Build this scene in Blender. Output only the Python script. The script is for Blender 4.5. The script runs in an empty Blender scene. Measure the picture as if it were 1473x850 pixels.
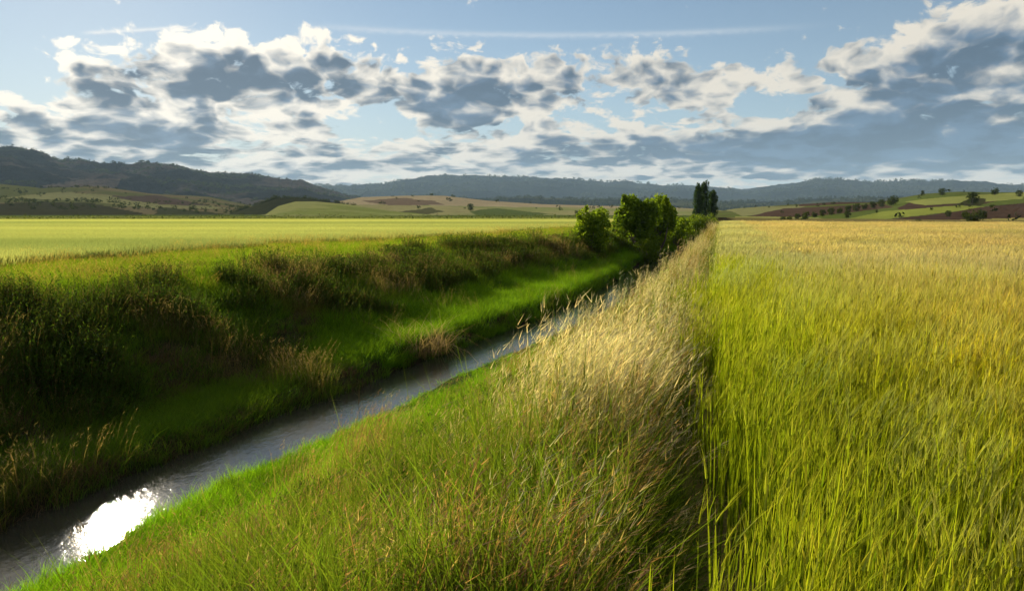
import bpy, math, random
import numpy as np
from mathutils import Vector, Matrix

R = math.radians
rng = np.random.default_rng(7)
random.seed(7)
scene = bpy.context.scene
col = scene.collection

# ------------------------------------------------------------------ camera, sky, sun, exposure
PW, PH, FPX = 1473.0, 850.0, 1064.0
CAMZ = 1.9
PITCH = R(6.4)
cam_d = bpy.data.cameras.new('camera')
cam = bpy.data.objects.new('camera', cam_d)
col.objects.link(cam)
cam.location = (0, 0, CAMZ)
cam.rotation_euler = (R(90) - PITCH, 0, 0)
cam_d.sensor_width = 36.0
cam_d.lens = 36.0 * FPX / PW
cam_d.clip_start = 0.05
cam_d.clip_end = 60000
scene.camera = cam

SUN_EL, SUN_AZ = R(20.0), R(-29.5)          # azimuth measured from +Y towards +X
SUN_DIR = Vector((math.sin(SUN_AZ) * math.cos(SUN_EL), math.cos(SUN_AZ) * math.cos(SUN_EL), math.sin(SUN_EL)))
sun_d = bpy.data.lights.new('sun', 'SUN')
sun_d.energy = 5.0
sun_d.angle = R(0.55)
sun_d.color = (1.0, 0.90, 0.74)
sun = bpy.data.objects.new('sun', sun_d)
col.objects.link(sun)
sun.rotation_euler = SUN_DIR.to_track_quat('Z', 'Y').to_euler()
sun.location = (-60, 100, 60)

scene.view_settings.view_transform = 'Standard'
scene.view_settings.look = 'None'
scene.view_settings.gamma = 1.0
scene.view_settings.exposure = 0.8
scene.view_settings.use_curve_mapping = False
SKY_STRENGTH = 0.05
CLOUD_GAIN = 1.0
CLOUD_THR = 0.575

scene.cycles.use_adaptive_sampling = True
scene.cycles.adaptive_threshold = 0.02
scene.cycles.max_bounces = 5
scene.cycles.diffuse_bounces = 2
scene.cycles.glossy_bounces = 2
scene.cycles.transmission_bounces = 2
scene.cycles.transparent_max_bounces = 8
scene.cycles.volume_bounces = 0
scene.cycles.use_denoising = True
scene.cycles.sample_clamp_indirect = 6.0


def ray(px, py):
    x = (px - PW / 2) / FPX
    y = -(py - PH / 2) / FPX
    cp, sp = math.cos(PITCH), math.sin(PITCH)
    v = Vector((x, cp + y * sp, y * cp - sp))
    return v.normalized()


def azel(px, py):
    v = ray(px, py)
    return math.degrees(math.atan2(v.x, v.y)), math.degrees(math.asin(v.z))


class X:
    """tiny wrapper: arithmetic on shader sockets becomes Math nodes"""
    nt = None

    def __init__(s, sock):
        s.s = sock

    @staticmethod
    def op(kind, *a, clamp=False):
        n = X.nt.nodes.new('ShaderNodeMath')
        n.operation = kind
        n.use_clamp = clamp
        for i, q in enumerate(a):
            if isinstance(q, X):
                X.nt.links.new(q.s, n.inputs[i])
            else:
                n.inputs[i].default_value = q
        return X(n.outputs[0])

    def __add__(a, b): return X.op('ADD', a, b)
    __radd__ = __add__
    def __sub__(a, b): return X.op('SUBTRACT', a, b)
    def __rsub__(a, b): return X.op('SUBTRACT', b, a)
    def __mul__(a, b): return X.op('MULTIPLY', a, b)
    __rmul__ = __mul__
    def __truediv__(a, b): return X.op('DIVIDE', a, b)
    def __rtruediv__(a, b): return X.op('DIVIDE', b, a)
    def sat(a): return X.op('ADD', a, 0.0, clamp=True)


def smooth(x, a, b):
    n = X.nt.nodes.new('ShaderNodeMapRange')
    n.interpolation_type = 'SMOOTHSTEP'
    X.nt.links.new(x.s, n.inputs['Value'])
    n.inputs['From Min'].default_value = a
    n.inputs['From Max'].default_value = b
    n.inputs['To Min'].default_value = 0
    n.inputs['To Max'].default_value = 1
    return X(n.outputs['Result'])


def gauss(az, el, c):
    a0, e0, sa, se, amp = c
    dx = (az - a0) * (1.0 / sa)
    dy = (el - e0) * (1.0 / se)
    return X.op('EXPONENT', (dx * dx + dy * dy) * -1.0) * amp


def combine(x, y, z):
    n = X.nt.nodes.new('ShaderNodeCombineXYZ')
    for i, q in enumerate((x, y, z)):
        if isinstance(q, X):
            X.nt.links.new(q.s, n.inputs[i])
        else:
            n.inputs[i].default_value = q
    return n.outputs[0]


def noise(vec, scale, detail, rough=0.55, lac=2.0, dist=0.0, dims='3D'):
    n = X.nt.nodes.new('ShaderNodeTexNoise')
    n.noise_dimensions = dims
    X.nt.links.new(vec, n.inputs['Vector'])
    n.inputs['Scale'].default_value = scale
    n.inputs['Detail'].default_value = detail
    n.inputs['Roughness'].default_value = rough
    n.inputs['Lacunarity'].default_value = lac
    n.inputs['Distortion'].default_value = dist
    return n


def mixcol(f, a, b):
    n = X.nt.nodes.new('ShaderNodeMix')
    n.data_type = 'RGBA'
    if isinstance(f, X):
        X.nt.links.new(f.s, n.inputs[0])
    else:
        n.inputs[0].default_value = f
    for q, i in ((a, 6), (b, 7)):
        if isinstance(q, tuple):
            n.inputs[i].default_value = (*q, 1)
        else:
            X.nt.links.new(q, n.inputs[i])
    return n.outputs[2]


def scalecol(c, f):
    n = X.nt.nodes.new('ShaderNodeVectorMath')
    n.operation = 'SCALE'
    if isinstance(c, tuple):
        n.inputs[0].default_value = c
    else:
        X.nt.links.new(c, n.inputs[0])
    if isinstance(f, X):
        X.nt.links.new(f.s, n.inputs['Scale'])
    else:
        n.inputs['Scale'].default_value = f
    return n.outputs[0]


def build_world():
    w = bpy.data.worlds.new('World')
    scene.world = w
    w.use_nodes = True
    w.cycles.sampling_method = 'MANUAL'
    w.cycles.sample_map_resolution = 512
    nt = w.node_tree
    nt.nodes.clear()
    X.nt = nt
    out = nt.nodes.new('ShaderNodeOutputWorld')
    bg = nt.nodes.new('ShaderNodeBackground')
    nt.links.new(bg.outputs[0], out.inputs[0])
    bg.inputs['Strength'].default_value = SKY_STRENGTH
    sky = nt.nodes.new('ShaderNodeTexSky')
    sky.sky_type = 'NISHITA'
    sky.sun_disc = False
    sky.sun_elevation = SUN_EL
    sky.sun_rotation = SUN_AZ
    sky.air_density = 1.0
    sky.dust_density = 0.09
    sky.ozone_density = 1.6
    tc = nt.nodes.new('ShaderNodeTexCoord')
    sep = nt.nodes.new('ShaderNodeSeparateXYZ')
    nt.links.new(tc.outputs['Generated'], sep.inputs[0])
    dx, dy, dz = (X(sep.outputs[i]) for i in range(3))
    DEG = 180 / math.pi
    az = X.op('ARCTAN2', dx, dy) * DEG
    el = X.op('ARCSINE', dz) * DEG
    elc = X.op('MAXIMUM', el, 0.0)

    azel_v = combine(az, elc, 0.0)

    def vec(op, *a):
        n = nt.nodes.new('ShaderNodeVectorMath')
        n.operation = op
        for i, q in enumerate(a):
            if isinstance(q, tuple): n.inputs[i].default_value = q
            else: nt.links.new(q, n.inputs[i])
        return n

    def warped(az, el):
        py = X.op('LOGARITHM', el * 0.8 + 1.8, math.e) * 2.5
        v = combine(az * (1 / 8.0), py, 0.0)
        wn = noise(v, 1.7, 3, 0.55)
        return vec('MULTIPLY_ADD', wn.outputs['Color'], (0.42, 0.34, 0.0), v).outputs[0]

    def puff(v, oct1, oct2):
        a = noise(v, 1.55, oct1, 0.62, 2.1, dims='2D')
        vo = nt.nodes.new('ShaderNodeTexVoronoi')
        vo.voronoi_dimensions = '2D'
        vo.feature = 'F1'
        vo.inputs['Scale'].default_value = 4.2
        vo.inputs['Detail'].default_value = oct2
        vo.inputs['Roughness'].default_value = 0.5
        vo.normalize = True
        nt.links.new(v, vo.inputs['Vector'])
        return X(a.outputs['Fac']) * 0.85 + (0.5 - X(vo.outputs['Distance'])) * 0.42

    def blob(x, y, sx, sy, amp):
        a, e = azel(x, y)
        return (a, e, sx / FPX * DEG, sy / FPX * DEG, amp)

    blobs = [blob(160, 122, 120, 34, .24), blob(100, 190, 190, 38, .36), blob(330, 125, 110, 62, .22),
             blob(430, 125, 190, 50, .27), blob(640, 155, 110, 42, .36), blob(800, 115, 120, 48, .32), blob(1000, 115, 130, 42, .30),
             blob(1240, 145, 120, 70, .30), blob(1440, 110, 120, 90, .27), blob(1400, 215, 260, 42, .36),
             blob(1110, 215, 260, 28, .30), blob(760, 222, 420, 26, .22), blob(480, 245, 330, 18, .20), blob(1440, 25, 80, 50, .20),
             blob(545, 178, 50, 20, -.36), blob(1110, 150, 42, 26, -.22), blob(20, 95, 60, 42, -.26),
             blob(560, 20, 560, 34, -.26), blob(1130, 35, 150, 36, -.18)]
    c = None
    for a0, e0, sa, se, amp in blobs:
        q = vec('MULTIPLY_ADD', azel_v, (1 / sa, 1 / se, 0), (-a0 / sa, -e0 / se, 0)).outputs[0]
        dd = X(vec('DOT_PRODUCT', q, q).outputs['Value'])
        g = X.op('POWER', math.exp(-1), dd)
        c = g * amp if c is None else X.op('MULTIPLY_ADD', g, amp, c)
    # broken cloud goes on round the rest of the sky as well
    wide = noise(combine(az * (1 / 55.0), el * (1 / 22.0), 3.1), 1.0, 2)
    rest = X.op('MAXIMUM', smooth(X.op('ABSOLUTE', az), 36.0, 52.0), smooth(el, 16.0, 26.0))
    c = c + rest * (X(wide.outputs['Fac']) * 0.9 - 0.30)
    v1 = warped(az, elc)
    f1 = puff(v1, 7, 2)
    # a second look towards the sun (up and to the left): less cloud there = sunlit side
    v2 = vec('ADD', v1, (-0.16, 0.34, 0.0)).outputs[0]
    f2 = puff(v2, 3, 0)
    f3 = puff(v1, 3, 0)
    lit = f3 - f2
    soft = f3 * 0.5 - f1 * 0.5
    d1 = f1 - CLOUD_THR + c * 0.62
    # long flat streaks of stratus low over the mountains
    st = noise(combine(az * (1 / 9.0), el * 1.05, 7.7), 1.0, 6, 0.58, dist=0.25)
    band = X.op('POWER', math.exp(-1), (elc - 3.2) * (elc - 3.2) * (1 / 6.5))
    d2 = X(st.outputs['Fac']) - 0.78 + band * 0.37
    d1 = X.op('SMOOTH_MAX', d1, d2, 0.05)
    alpha = smooth(d1, -0.03, 0.075)
    thick = smooth(d1 + soft - lit * 0.80 + c * 0.10, 0.02, 0.28)
    # angle from the sun
    dp = nt.nodes.new('ShaderNodeVectorMath')
    dp.operation = 'DOT_PRODUCT'
    nt.links.new(tc.outputs['Generated'], dp.inputs[0])
    dp.inputs[1].default_value = SUN_DIR
    mu = X(dp.outputs['Value'])
    glow = X.op('POWER', X.op('MAXIMUM', mu, 0.0), 10.0)
    bright = scalecol((0.66, 0.60, 0.50), glow * 0.46 + 0.76)
    darkc = mixcol(glow * 0.7, (0.040, 0.068, 0.105), (0.085, 0.108, 0.135))
    billow = smooth(f1 - f2 * 0.7, 0.02, 0.34)
    darkc = mixcol(billow * 0.8, darkc, scalecol(darkc, 1.9))
    ccol = mixcol(thick, bright, darkc)
    ccol = scalecol(ccol, CLOUD_GAIN / SKY_STRENGTH)
    # a thin veil whitens the sky low down
    veil = X.op('POWER', math.exp(-1), elc * 0.16) * 0.85
    clear = mixcol(veil, sky.outputs[0], scalecol(mixcol(glow, (0.26, 0.33, 0.40), (0.50, 0.50, 0.46)), 1 / SKY_STRENGTH))
    base = mixcol(alpha * 0.97, clear, ccol)
    # two condensation trails
    def trail(p, q, wid, amp, seed):
        a0, e0 = azel(*p)
        a1, e1 = azel(*q)
        t = (az - a0) * (1.0 / (a1 - a0))
        line = el - (t * (e1 - e0) + e0)
        nn = noise(combine(az * 1.6, el * 3.0, seed), 1.0, 4, 0.6)
        wv = line + (X(nn.outputs['Fac']) - 0.5) * wid * 1.5
        g = X.op('EXPONENT', wv * wv * (-1.0 / (wid * wid)))
        m = smooth(t, -0.05, 0.12) * (1.0 - smooth(t, 0.75, 1.05)) * smooth(X.op('COSINE', az * (1 / DEG)), 0, .1)
        return (g * m * (X(nn.outputs['Fac']) + 0.25) * amp).sat()
    for tr in (trail((118, 48), (275, 39), 0.11, 0.75, 1.0), trail((440, 37), (1180, 37), 0.20, 0.30, 5.0)):
        base = mixcol(tr, base, scalecol((0.62, 0.60, 0.56), 1 / SKY_STRENGTH))
    nt.links.new(base, bg.inputs['Color'])


build_world()

# ------------------------------------------------------------------ small tools

def tag(o, label=None, cat=None, group=None, kind=None):
    if label: o['label'] = label
    if cat: o['category'] = cat
    if group: o['group'] = group
    if kind: o['kind'] = kind
    return o


def hash2(ix, iy, seed):
    n = (ix.astype(np.int64) * 374761393 + iy.astype(np.int64) * 668265263 + seed * 974711) & 0x7fffffff
    n = ((n ^ (n >> 13)) * 1274126177) & 0x7fffffff
    n = (n ^ (n >> 16)) & 0x7fffffff
    return n / float(0x7fffffff)


def vnoise(x, y, seed=0):
    x = np.asarray(x, float); y = np.asarray(y, float)
    ix = np.floor(x); iy = np.floor(y)
    fx = x - ix; fy = y - iy
    fx = fx * fx * (3 - 2 * fx); fy = fy * fy * (3 - 2 * fy)
    a = hash2(ix, iy, seed); b = hash2(ix + 1, iy, seed)
    c = hash2(ix, iy + 1, seed); d = hash2(ix + 1, iy + 1, seed)
    return (a * (1 - fx) + b * fx) * (1 - fy) + (c * (1 - fx) + d * fx) * fy


def nfbm(x, y, seed=0, octv=4, gain=0.5):
    s = 0; amp = 1; tot = 0
    for k in range(octv):
        s = s + amp * vnoise(x * 2 ** k, y * 2 ** k, seed + k * 17)
        tot += amp
        amp *= gain
    return s / tot


def sstep(x, a, b):
    t = np.clip((np.asarray(x, float) - a) / (b - a), 0, 1)
    return t * t * (3 - 2 * t)


def mesh_np(name, V, T, mat, C=None, smoothf=False):
    """mesh from vertex array (n,3), triangle array (m,3) and optional per-vertex colour"""
    me = bpy.data.meshes.new(name)
    V = np.ascontiguousarray(V, np.float32); T = np.ascontiguousarray(T, np.int32)
    me.vertices.add(len(V)); me.vertices.foreach_set('co', V.ravel())
    me.loops.add(T.size); me.loops.foreach_set('vertex_index', T.ravel())
    me.polygons.add(len(T))
    me.polygons.foreach_set('loop_start', np.arange(0, T.size, 3, dtype=np.int32))
    me.polygons.foreach_set('loop_total', np.full(len(T), 3, np.int32))
    if smoothf:
        me.polygons.foreach_set('use_smooth', np.ones(len(T), bool))
    if C is not None:
        a = me.attributes.new('tone', 'FLOAT_COLOR', 'POINT')
        c4 = np.ones((len(V), 4), np.float32); c4[:, :3] = C
        a.data.foreach_set('color', c4.ravel())
    me.materials.append(mat)
    me.update(calc_edges=True)
    me.validate()
    return me


def link(name, me, parent=None):
    o = bpy.data.objects.new(name, me)
    col.objects.link(o)
    if parent: o.parent = parent
    return o


def grid_tris(nu, nv):
    i = np.arange(nu - 1)[:, None] * nv + np.arange(nv - 1)[None, :]
    i = i.ravel()
    return np.concatenate([np.stack([i, i + nv, i + nv + 1], 1), np.stack([i, i + nv + 1, i + 1], 1)])


# ------------------------------------------------------------------ materials

def new_mat(name):
    m = bpy.data.materials.new(name)
    m.use_nodes = True
    nt = m.node_tree
    nt.nodes.clear()
    X.nt = nt
    return m, nt


def attr(name, kind='GEOMETRY'):
    n = X.nt.nodes.new('ShaderNodeAttribute')
    n.attribute_type = kind
    n.attribute_name = name
    return n.outputs['Color']


def vmul(a, b):
    n = X.nt.nodes.new('ShaderNodeVectorMath')
    n.operation = 'MULTIPLY'
    for q, i in ((a, 0), (b, 1)):
        if isinstance(q, tuple): n.inputs[i].default_value = q
        else: X.nt.links.new(q, n.inputs[i])
    return n.outputs[0]


def leaf_material(name, instanced, trans=0.5, gloss=0.012, rough=0.6, ttint=(1.25, 1.12, 0.45)):
    m, nt = new_mat(name)
    out = nt.nodes.new('ShaderNodeOutputMaterial')
    c = attr('tone')
    if instanced:
        c = vmul(c, attr('tint', 'INSTANCER'))
    d = nt.nodes.new('ShaderNodeBsdfDiffuse')
    nt.links.new(c, d.inputs['Color'])
    t = nt.nodes.new('ShaderNodeBsdfTranslucent')
    nt.links.new(vmul(c, ttint), t.inputs['Color'])
    mx = nt.nodes.new('ShaderNodeMixShader')
    mx.inputs[0].default_value = trans
    nt.links.new(d.outputs[0], mx.inputs[1]); nt.links.new(t.outputs[0], mx.inputs[2])
    g = nt.nodes.new('ShaderNodeBsdfGlossy')
    g.inputs['Roughness'].default_value = rough
    g.inputs['Color'].default_value = (1, 1, 1, 1)
    m2 = nt.nodes.new('ShaderNodeMixShader')
    m2.inputs[0].default_value = gloss
    nt.links.new(mx.outputs[0], m2.inputs[1]); nt.links.new(g.outputs[0], m2.inputs[2])
    nt.links.new(m2.outputs[0], out.inputs[0])
    return m


def ground_material(name, nscale=3.0, amount=0.5, bump=0.3, bscale=12.0):
    """colour from the vertex tone, broken up by noise, with fine relief"""
    m, nt = new_mat(name)
    out = nt.nodes.new('ShaderNodeOutputMaterial')
    p = nt.nodes.new('ShaderNodeBsdfDiffuse')
    geo = nt.nodes.new('ShaderNodeNewGeometry')
    n1 = noise(geo.outputs['Position'], nscale, 6, 0.6)
    n2 = noise(geo.outputs['Position'], nscale * 0.13, 4, 0.6)
    f = (X(n1.outputs['Fac']) - 0.5) * (2 * amount) + (X(n2.outputs['Fac']) - 0.5) * amount + 1.0
    nt.links.new(scalecol(attr('tone'), f), p.inputs['Color'])
    p.inputs['Roughness'].default_value = 0.3
    b = nt.nodes.new('ShaderNodeBump')
    b.inputs['Strength'].default_value = bump
    b.inputs['Distance'].default_value = 1.0 / bscale
    n3 = noise(geo.outputs['Position'], bscale, 5, 0.65)
    nt.links.new(n3.outputs['Fac'], b.inputs['Height'])
    nt.links.new(b.outputs[0], p.inputs['Normal'])
    nt.links.new(p.outputs[0], out.inputs[0])
    return m


def bark_material():
    m, nt = new_mat('bark')
    out = nt.nodes.new('ShaderNodeOutputMaterial')
    p = nt.nodes.new('ShaderNodeBsdfPrincipled')
    tc = nt.nodes.new('ShaderNodeTexCoord')
    n1 = noise(tc.outputs['Object'], 6.0, 5, 0.6)
    nt.links.new(mixcol(X(n1.outputs['Fac']), (0.05, 0.04, 0.03), (0.16, 0.13, 0.10)), p.inputs['Base Color'])
    p.inputs['Roughness'].default_value = 0.9
    nt.links.new(p.outputs[0], out.inputs[0])
    return m


def water_material():
    m, nt = new_mat('stream_water')
    out = nt.nodes.new('ShaderNodeOutputMaterial')
    p = nt.nodes.new('ShaderNodeBsdfPrincipled')
    p.inputs['Base Color'].default_value = (0.035, 0.034, 0.025, 1)
    p.inputs['Roughness'].default_value = 0.035
    p.inputs['IOR'].default_value = 1.5
    p.inputs['Specular IOR Level'].default_value = 0.5
    tc = nt.nodes.new('ShaderNodeTexCoord')
    mp = nt.nodes.new('ShaderNodeMapping')
    mp.inputs['Rotation'].default_value = (0, 0, R(15.7))
    mp.inputs['Scale'].default_value = (1.0, 0.55, 1.0)
    nt.links.new(tc.outputs['Object'], mp.inputs[0])
    n1 = noise(mp.outputs[0], 8.0, 4, 0.6, dist=0.5)
    n2 = noise(mp.outputs[0], 34.0, 3, 0.6)
    h = X(n1.outputs['Fac']) + X(n2.outputs['Fac']) * 0.22
    b = nt.nodes.new('ShaderNodeBump')
    b.inputs['Strength'].default_value = 0.35
    # smooth pool near the reeds, shallow riffles further up
    sepw = nt.nodes.new('ShaderNodeSeparateXYZ')
    nt.links.new(tc.outputs['Object'], sepw.inputs[0])
    dist = smooth(X(sepw.outputs[1]), 11.0, 26.0) * 0.016 + 0.010
    nt.links.new(dist.s, b.inputs['Distance'])
    rgh = smooth(X(sepw.outputs[1]), 8.0, 22.0) * 0.05 + 0.06
    nt.links.new(rgh.s, p.inputs['Roughness'])
    nt.links.new(h.s, b.inputs['Height'])
    nt.links.new(b.outputs[0], p.inputs['Normal'])
    nt.links.new(p.outputs[0], out.inputs[0])
    return m


M_LEAF = leaf_material('crop_blade', True, 0.62, 0.002)
M_TREE = leaf_material('tree_leaf', False, 0.62, 0.006)
M_GROUND = ground_material('meadow_ground', 3.0, 0.5, 0.5, 14.0)
M_FAR = ground_material('far_fields', 0.14, 0.40, 0.5, 0.25)
M_MOUNT = ground_material('wooded_mountain', 0.02, 0.9, 1.0, 0.02)
M_BARK = bark_material()
M_WATER = water_material()

# ------------------------------------------------------------------ ground with the ditch
AX = R(15.7)
CU, SU = math.cos(AX), math.sin(AX)
def uv2xy(u, v): return u * SU + v * CU, u * CU - v * SU
def xy2uv(x, y): return x * SU + y * CU, x * CU - y * SU

WZ = -2.5
def pix_on_z(px, py, z):
    d = ray(px, py)
    t = (z - CAMZ) / d.z
    return d.x * t, d.y * t

def edge_from_pixels(pts):
    r = []
    for p in pts:
        r.append(xy2uv(*pix_on_z(p[0], p[1], WZ)))
    r.sort()
    return np.array(r)

ER = edge_from_pixels([(0, 852), (200, 752), (370, 668), (480, 622), (560, 585), (640, 545), (730, 503), (820, 462), (890, 427), (948, 381)])
EL = edge_from_pixels([(40, 735), (200, 668), (340, 612), (480, 566), (610, 516), (660, 497), (770, 462), (830, 438), (880, 412), (926, 379)])

def v_right(u):
    u = np.asarray(u, float)
    return .25 + .55 * sstep(u, 15, 45) + .5 * (nfbm(u * .6, u * 0 + 4.1, 39, 3) - .5) + np.interp(u, ER[:, 0], ER[:, 1]) + np.clip(u - ER[-1, 0], 0, 60) * 0.10
def v_left(u):
    u = np.asarray(u, float)
    return .22 - .6 * sstep(u, 15, 40) + .5 * (nfbm(u * .5, u * 0 + 9.1, 37, 3) - .5) + np.interp(u, EL[:, 0], EL[:, 1]) + np.clip(u - EL[-1, 0], 0, 60) * 0.10
def v_crest_l(u):
    return np.interp(u, [-30, 0, 24, 38, 46, 54, 70, 110, 400], [-15.2, -15.6, -15.6, -15.4, -13.2, -11.0, -10.6, -6, -6])
V_CREST_R = -1.1

def zg(u, v, detail=True):
    u = np.asarray(u, float); v = np.asarray(v, float)
    vr, vl, vc = v_right(u), v_left(u), v_crest_l(u)
    # right bank: narrow wet margin, then an even slope up to the crest
    s = np.clip((v - vr) / (V_CREST_R - vr), 0, 1)
    zr = WZ + 0.10 * sstep(s, 0, 0.05) + (-WZ - 0.10) * s ** (1.4 + .7 * sstep(u, 10, 28))
    # left bank: low berm by the water, then a steep scarp
    q = np.clip((vl - v) / np.maximum(vl - vc, 0.5), 0, 1.0)
    zl = WZ + (0.25 + .3 * sstep(u, 14, 20) * (1 - sstep(q, .3, .6))) * sstep(q, 0, 0.06) + 0.35 * q + 1.15 * sstep(q, 0.26, 0.64) + (-WZ - 1.75) * sstep(q, 0.50, 0.97)
    bed = WZ - 0.25
    z = np.where(v > vr, zr, np.where(v < vl, zl, bed))
    z = np.where((v <= vr) & (v > vr - 0.3), np.minimum(WZ, bed + (v - vr + .3) / .3 * .25), z)
    z = np.where((v >= vl) & (v < vl + 0.3), np.minimum(WZ, bed + (vl + .3 - v) / .3 * .25), z)
    if detail:
        inside = (v < 0.3) & (v > vc - 3)
        n = (nfbm(u * 0.7, v * 0.7, 5) - 0.5)
        amp = np.where(v > vr, 0.34 - .2 * sstep(u, 10, 25), np.where(v < vl, 0.34, 0.0)) * np.clip((np.minimum(np.abs(v - vr), np.abs(v - vl)) - .3) / 1.6, 0, 1)
        z = z + n * amp * inside
        z = z + (nfbm(u * 0.08, v * 0.08, 9) - 0.5) * 0.15 * np.clip((np.abs(v) - 10) / 20, 0, 1)
    # beyond the visible reach the ditch closes up
    k = sstep(u, 118, 135)
    return z * (1 - k)


def build_ground():
    us = np.concatenate([np.arange(-60, -6, 6.0), np.arange(-6, 60, 0.4), np.arange(60, 140, 1.0), np.arange(140, 301, 10.0)])
    vs = np.concatenate([np.arange(-300, -40, 10.0), np.arange(-40, -20, 1.0), np.arange(-20, 2, 0.2), np.arange(2, 40, 2.0), np.arange(40, 301, 10.0)])
    U, V = np.meshgrid(us, vs, indexing='ij')
    Z = zg(U, V)
    x, y = uv2xy(U, V)
    P = np.stack([x, y, Z], -1).reshape(-1, 3)
    vr, vl, vc = v_right(U), v_left(U), v_crest_l(U)
    C = np.zeros(U.shape + (3,))
    C[:] = (0.055, 0.075, 0.02)
    C[V > -0.3] = (0.16, 0.135, 0.05)                       # under the barley
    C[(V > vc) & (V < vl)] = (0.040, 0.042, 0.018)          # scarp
    C[V < vc - 9] = (0.20, 0.22, 0.05)                      # crop field
    C[(V <= vr + .2) & (V >= vl - .2)] = (0.03, 0.025, 0.015)
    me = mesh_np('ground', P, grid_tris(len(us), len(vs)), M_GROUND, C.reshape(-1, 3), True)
    tag(link('ground', me), 'soil and turf of the fields and the ditch banks', 'ground', kind='structure')


def build_water():
    us = np.concatenate([np.arange(-8, 60, 0.5), np.arange(60, 132, 1.5)])
    a = v_left(us) - 0.6
    b = v_right(us) + 0.6
    k = np.linspace(0, 1, 9)
    V = a[:, None] * (1 - k) + b[:, None] * k
    U = us[:, None] + 0 * V
    x, y = uv2xy(U, V)
    P = np.stack([x, y, np.full_like(x, WZ)], -1).reshape(-1, 3)
    me = mesh_np('stream', P, grid_tris(len(us), 9), M_WATER, None, True)
    tag(link('stream', me), 'narrow rippled stream reflecting the bright sky', 'stream', kind='structure')


build_ground()
build_water()

# ------------------------------------------------------------------ far land

def project(P):
    x, y, z = P[..., 0], P[..., 1], P[..., 2] - CAMZ
    cp, sp = math.cos(PITCH), math.sin(PITCH)
    d = y * cp - z * sp
    up = y * sp + z * cp
    d = np.maximum(d, 1e-3)
    return PW / 2 + FPX * x / d, PH / 2 - FPX * up / d


def inpoly(px, py, poly):
    r = np.zeros(px.shape, bool)
    n = len(poly)
    for i in range(n):
        x0, y0 = poly[i]; x1, y1 = poly[(i + 1) % n]
        if y0 == y1: continue
        c = ((y0 > py) != (y1 > py)) & (px < (x1 - x0) * (py - y0) / (y1 - y0) + x0)
        r ^= c
    return r


LAYERS = {}
def hill(name, label, prof, rc, wf, wb, mat, colfn, naz=260, nr=70, rough=0.06, nfreq=1.0, seed=0, sharp=1.0, base=-1.2, jag=0.0, wobble=1.0):
    """a rise of land: its skyline as seen, the distance of that skyline and how far it reaches to the front and the back"""
    AE = sorted(azel(*p) for p in prof)
    A = np.array([a for a, e in AE]); E = np.array([e for a, e in AE])
    az = np.linspace(A[0], A[-1], naz)
    el = np.interp(az, A, E) + jag * (nfbm(az * 3.0, az * 0, seed + 5, 5, .62) - .5)
    t = np.concatenate([np.linspace(0, 1, nr), 1 + np.linspace(0.1, 1, 12)])
    def zf(az, el, t):
        r = np.where(t <= 1, rc - wf + t * wf, rc + (t - 1) * wb)
        top = CAMZ + rc * np.tan(np.radians(el))
        s = np.where(t <= 1, (0.45 * t + 0.55 * (t * t * (3 - 2 * t))) ** sharp, 1 - 0.5 * (t - 1))
        x, y = r * np.sin(np.radians(az)), r * np.cos(np.radians(az))
        k = nfreq / wf
        n = nfbm(x * 3 * k, y * 3 * k, seed, 5) - 0.5
        nz = n * top * rough * np.clip(t * 4, 0, 1) * np.where(t < 1, 1.0 - 0.6 * sstep(t, .8, 1.0), 0.4) * 2
        return x, y, base + (top - base) * s + nz
    Az, T = np.meshgrid(az, t, indexing='ij')
    El = np.repeat(el[:, None], len(t), 1)
    x, y, z = zf(Az, El, T)
    P = np.stack([x, y, z], -1)
    px, py = project(P)
    wob = wobble
    C = colfn(px + wob * 8 * (nfbm(x * .02, y * .02, 6, 3) - .5), py + wob * 2.2 * (nfbm(x * .03, y * .03, 7, 3) - .5), x, y, T)
    me = mesh_np(name, P.reshape(-1, 3), grid_tris(len(az), len(t)), mat, C.reshape(-1, 3), True)
    o = link(name, me)
    tag(o, label, 'hill', kind='structure')
    LAYERS[name] = (az, t, rc, wf, z)
    return o


def hill_z(layer, az, r):
    """height of a hill sheet at an azimuth (degrees) and distance"""
    A, t, rc, wf, Z = LAYERS[layer]
    tt = (r - (rc - wf)) / wf
    i = np.clip(np.searchsorted(A, az) - 1, 0, len(A) - 2)
    j = np.clip(np.searchsorted(t, tt) - 1, 0, len(t) - 2)
    fa = np.clip((az - A[i]) / (A[i + 1] - A[i]), 0, 1); fb = np.clip((tt - t[j]) / (t[j + 1] - t[j]), 0, 1)
    return (Z[i, j] * (1 - fa) + Z[i + 1, j] * fa) * (1 - fb) + (Z[i, j + 1] * (1 - fa) + Z[i + 1, j + 1] * fa) * fb


def const(c):
    return np.array(c, float)

GREENF, YELLF, TANF = const((.10, .13, .03)), const((.30, .28, .08)), const((.30, .24, .12))
PLOUGH, DKGRASS, WOOD, DRY = const((.070, .046, .032)), const((.07, .085, .03)), const((.016, .022, .011)), const((.15, .125, .065))
OLIVE = const((.10, .11, .04))

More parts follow.
